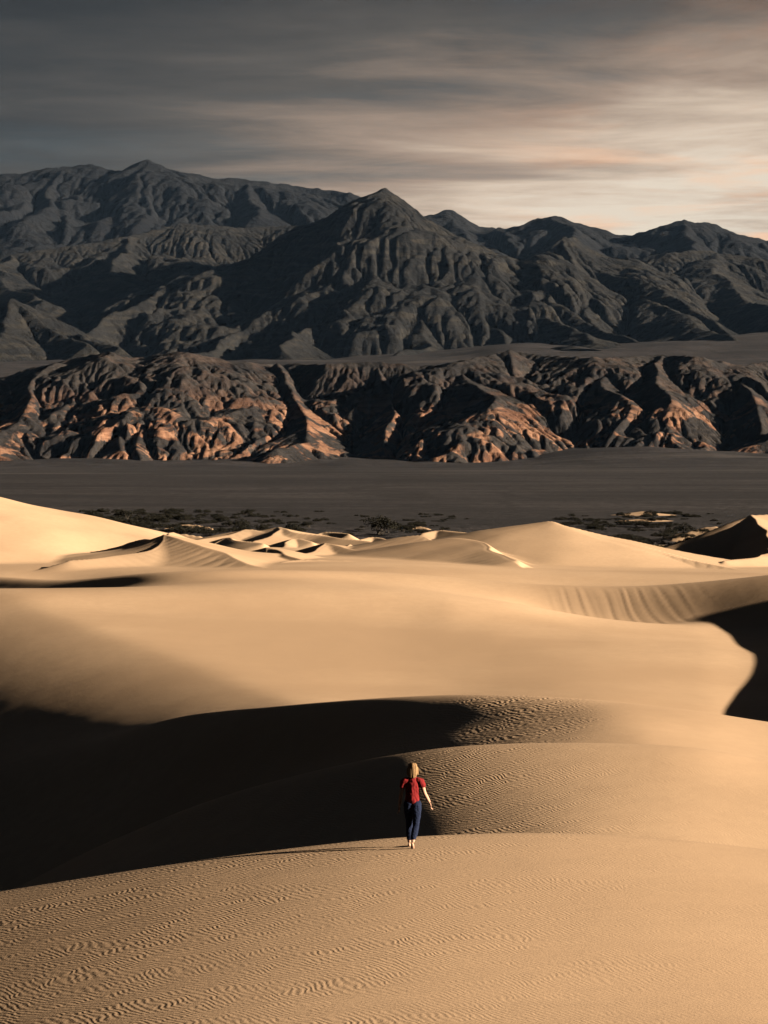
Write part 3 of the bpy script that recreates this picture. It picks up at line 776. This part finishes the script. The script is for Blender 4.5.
nto.links.new(No.mix(No.noise(No.pos(), 0.8, 3), (0.025, 0.024, 0.010), (0.060, 0.050, 0.018)), bo.inputs['Base Color'])
m_wood = plain_mat('grey_wood', (0.06, 0.05, 0.04), 0.9, 0.3, 3)
protos = [shrub_meshes(60 + i, n, 1500, 0.17, 5.0, hh) for i, (n, hh) in enumerate(((16, 2.6), (11, 2.1), (22, 3.2), (9, 1.7)))]
for fo, st in protos: fo.materials.append(m_leaf); st.materials.append(m_wood)
olive = []
for i in (0, 2):
    f2 = protos[i][0].copy(); f2.materials.clear(); f2.materials.append(m_olive); olive.append((f2, protos[i][1]))
def ground_z(x, y):
    a = float(fan_height(np.array([x]), np.array([y]))[0]); b = float(sand_height(np.array([x]), np.array([y]))[0]) if y < 675 else -99
    return max(a, b)
def shrub(px, d, scale, label, group=None, kind=0, sz=1.0, meshes=None):
    x = (px - 384) / F * d; z = ground_z(x, d)
    fo, st = meshes or protos[kind]
    e = bpy.data.objects.new('desert_shrub', None); COL.objects.link(e)
    e.location = (x, d, z - 0.12); e.rotation_euler = (0, 0, random.random() * 6.28); e.scale = (scale, scale, scale * sz)
    e['label'] = label; e['category'] = 'shrub'
    if group: e['group'] = group
    for nm, me in (('foliage', fo), ('stem', st)):
        c = bpy.data.objects.new(nm, me); COL.objects.link(c); c.parent = e
    return e
def solid(px, d):
    """is this spot gravel flat rather than a dune face"""
    x = (px - 384) / F * d
    return d > 672 or float(sand_height(np.array([x]), np.array([d]))[0]) < -17.9
shrub(380, 470, 1.45, 'largest dark shrub, standing alone behind the middle dunes', kind=2, sz=1.15)
shrub(402, 480, 1.15, 'low wide dark shrub just right of the largest shrub', kind=1, sz=0.8)
shrub(127, 560, 1.05, 'tall round shrub poking above the scrub band behind the left dunes', kind=2, sz=1.2)
shrub(622, 372, 1.0, 'olive shrub at the foot of the dark hollow behind the bright right dune', kind=0, sz=0.8, meshes=olive[0])
shrub(647, 378, 1.2, 'wide olive shrub low against the right end of the bright dune crest', kind=0, sz=0.6, meshes=olive[1])
shrub(684, 470, 1.0, 'dark shrub in front of the pale sand strip left of the shaded right dune', kind=0)
GL = 'low shrubs in the scrub band behind the left dunes'; GR = 'low shrubs on the gravel behind the right dunes'
GM = 'low shrubs behind the middle dunes'
n = 0
while n < 185:
    px = random.triangular(60, 345, 150); d = random.uniform(455, 640)
    if not solid(px, d): continue
    shrub(px, d, random.uniform(0.35, 0.95), 'low dark shrub in the scrub band behind the left dunes', GL, random.randrange(4), random.uniform(0.6, 1.0)); n += 1
n = 0
while n < 40:
    px = random.uniform(345, 470); d = random.uniform(450, 600)
    if not solid(px, d): continue
    shrub(px, d, random.uniform(0.3, 0.7), 'low dark shrub behind the middle dunes', GM, random.randrange(4), random.uniform(0.5, 0.9)); n += 1
n = 0
while n < 95:
    px = random.triangular(550, 775, 605); d = 395 + 215 * random.random() ** 1.6
    if not solid(px, d): continue
    shrub(px, d, random.uniform(0.35, 0.9), 'low dark shrub on the gravel behind the right dunes', GR, random.randrange(4), random.uniform(0.5, 0.9)); n += 1


# ================================================================= AIR
def build_haze():
    x0, x1, y0, y1, z0, z1 = -46500, 46500, -3200, 46000, -40, 2600
    v = [(x0,y0,z0),(x1,y0,z0),(x1,y1,z0),(x0,y1,z0),(x0,y0,z1),(x1,y0,z1),(x1,y1,z1),(x0,y1,z1)]
    f = [(0,3,2,1),(4,5,6,7),(0,1,5,4),(1,2,6,5),(2,3,7,6),(3,0,4,7)]
    me = bpy.data.meshes.new('haze'); me.from_pydata(v, [], f)
    m = bpy.data.materials.new('haze_air'); m.use_nodes = True; nt = m.node_tree; nt.nodes.clear()
    out = nt.nodes.new('ShaderNodeOutputMaterial'); p = nt.nodes.new('ShaderNodeVolumePrincipled')
    p.inputs['Color'].default_value = (0.36, 0.60, 1.0, 1); p.inputs['Density'].default_value = HAZE; p.inputs['Anisotropy'].default_value = 0.0
    nt.links.new(p.outputs[0], out.inputs['Volume'])
    o = link('haze', me, m, kind='stuff'); o['label'] = 'thin bluish air in front of the mountains'
HAZE = 0.21e-5
build_haze()

# ================================================================= LIGHT, SKY, CAMERA
EXPO = 1.8
SUN_EL = math.radians(13.0)
SUN_FRONT = math.radians(-15.0)    # the sun stands to the right, a little behind the eye
sd = Vector((math.cos(SUN_EL) * math.cos(SUN_FRONT), math.cos(SUN_EL) * math.sin(SUN_FRONT), math.sin(SUN_EL)))
ld = bpy.data.lights.new('sun', 'SUN'); ld.energy = 5.0; ld.angle = math.radians(0.5); ld.color = (1.0, 0.84, 0.64)
lo = bpy.data.objects.new('sun', ld); COL.objects.link(lo)
lo.rotation_euler = sd.to_track_quat('Z', 'Y').to_euler(); lo.location = (300, 0, 200)

w = bpy.data.worlds.new("World"); scene.world = w; w.use_nodes = True
nt = w.node_tree; nt.nodes.clear(); N = NT(nt)
out = nt.nodes.new('ShaderNodeOutputWorld'); bg = nt.nodes.new('ShaderNodeBackground'); nt.links.new(bg.outputs[0], out.inputs[0])
sky = nt.nodes.new('ShaderNodeTexSky'); sky.sky_type = 'NISHITA'; sky.sun_disc = False
sky.sun_elevation = SUN_EL; sky.sun_rotation = math.radians(90) - SUN_FRONT
tc = nt.nodes.new('ShaderNodeTexCoord').outputs['Generated']
sp = nt.nodes.new('ShaderNodeSeparateXYZ'); nt.links.new(tc, sp.inputs[0])
vx, vy, vz = sp.outputs
zc = N.math('MAXIMUM', vz, 0.02)
az = N.math('ARCTAN2', vx, vy)                      # 0 ahead, + to the right
# cloud deck seen in perspective
cb = nt.nodes.new('ShaderNodeCombineXYZ')
nt.links.new(N.math('DIVIDE', vx, zc), cb.inputs[0]); nt.links.new(N.math('DIVIDE', vy, zc), cb.inputs[1])
deck = cb.outputs[0]
c_big = N.noise(N.mapping(deck, scale=(0.6, 0.75, 1), rot=(0, 0, 0.2)), 0.9, 6, 0.6, 0.5)
c_streak = N.noise(N.mapping(deck, scale=(0.7, 1.1, 1), rot=(0, 0, 0.35)), 2.3, 8, 0.62, 0.5)
# how bright the cloud is: low towards the sun side it glows, overhead and to the left it is heavy
t_el = N.ramp(vz, 0.27, 0.085, 0.0, 1.0, smooth=True)
t_az = N.ramp(az, -0.24, 0.30, 0.0, 1.0, smooth=True)
g = N.math('MULTIPLY', N.math('POWER', t_el, 1.2), N.math('ADD', N.math('MULTIPLY', t_az, 1.0), 0.13))
g = N.math('ADD', g, 0.075)
g = N.math('ADD', g, N.math('MULTIPLY', N.math('MULTIPLY', t_az, N.ramp(vz, 0.5, 0.1)), 0.20))
wob = N.math('ADD', N.math('MULTIPLY', N.math('SUBTRACT', c_big, 0.5), 2.5), N.math('MULTIPLY', N.math('SUBTRACT', c_streak, 0.5), 1.2))
g = N.math('ADD', g, N.math('MULTIPLY', wob, N.math('ADD', N.math('MULTIPLY', g, 0.52), 0.085)))
back = N.ramp(N.math('ABSOLUTE', az), 1.0, 2.2, 1.0, 0.0)
g = N.math('MULTIPLY', g, N.math('ADD', N.math('MULTIPLY', back, 0.85), 0.15))
rmp = nt.nodes.new('ShaderNodeValToRGB'); nt.links.new(g, rmp.inputs[0])
cr = rmp.color_ramp
stops = [(0.0, (0.010, 0.010, 0.0105)), (0.10, (0.043, 0.042, 0.041)), (0.28, (0.125, 0.109, 0.093)), (0.55, (0.43, 0.315, 0.235)), (0.85, (0.80, 0.64, 0.49)), (1.0, (0.92, 0.79, 0.63))]
cr.elements[0].position = stops[0][0]; cr.elements[0].color = (*stops[0][1], 1)
cr.elements[1].position = stops[-1][0]; cr.elements[1].color = (*stops[-1][1], 1)
for p_, c_ in stops[1:-1]:
    e = cr.elements.new(p_); e.color = (*c_, 1)
pn = N.noise(N.mapping(deck, scale=(0.9, 0.8, 1), loc=(3.1, 1.7, 0)), 1.1, 5, 0.6, 0.3)
pf = N.math('MULTIPLY', N.math('MULTIPLY', N.ramp(pn, 0.46, 0.66), N.ramp(az, 0.0, 0.16)), N.ramp(vz, 0.30, 0.10, 0.4, 1.0))
peach = N.mix(N.math('MULTIPLY', pf, 0.65), rmp.outputs[0], (1.25, 0.80, 0.55), 'MULTIPLY')
# overhead the deck is thick and dark; a little clear sky comes through it
zen = N.ramp(vz, 0.20, 0.42, 1.0, 0.10)
cl = N.mix(zen, (0.0030, 0.0050, 0.0090), peach)
skyc = nt.nodes.new('ShaderNodeVectorMath'); skyc.operation = 'SCALE'; nt.links.new(sky.outputs[0], skyc.inputs[0]); skyc.inputs['Scale'].default_value = 0.4
cov = N.ramp(c_big, 0.30, 0.50, 0.90, 0.985)
sc_ = nt.nodes.new('ShaderNodeVectorMath'); sc_.operation = 'SCALE'; nt.links.new(cl, sc_.inputs[0]); sc_.inputs['Scale'].default_value = 10.0 / 2 ** EXPO * 0.86
fin = N.mix(cov, skyc.outputs[0], sc_.outputs[0])
nt.links.new(fin, bg.inputs[0])
bg.inputs[1].default_value = 0.1

cam = bpy.data.cameras.new('camera'); co = bpy.data.objects.new('camera', cam); COL.objects.link(co)
cam.sensor_fit = 'VERTICAL'; cam.sensor_height = 36.0; cam.lens = 36.0 * F / 1024.0
cam.shift_y = -(512 - YH) / 1024.0
cam.clip_start = 0.1; cam.clip_end = 90000
co.rotation_euler = (math.radians(90), 0, 0); co.location = (0, 0, 0)
scene.camera = co
vs = scene.view_settings; vs.view_transform = 'Standard'; vs.look = 'None'; vs.gamma = 1.0; vs.exposure = EXPO; vs.use_curve_mapping = False
scene.cycles.max_bounces = 4; scene.cycles.diffuse_bounces = 0; scene.cycles.volume_bounces = 0
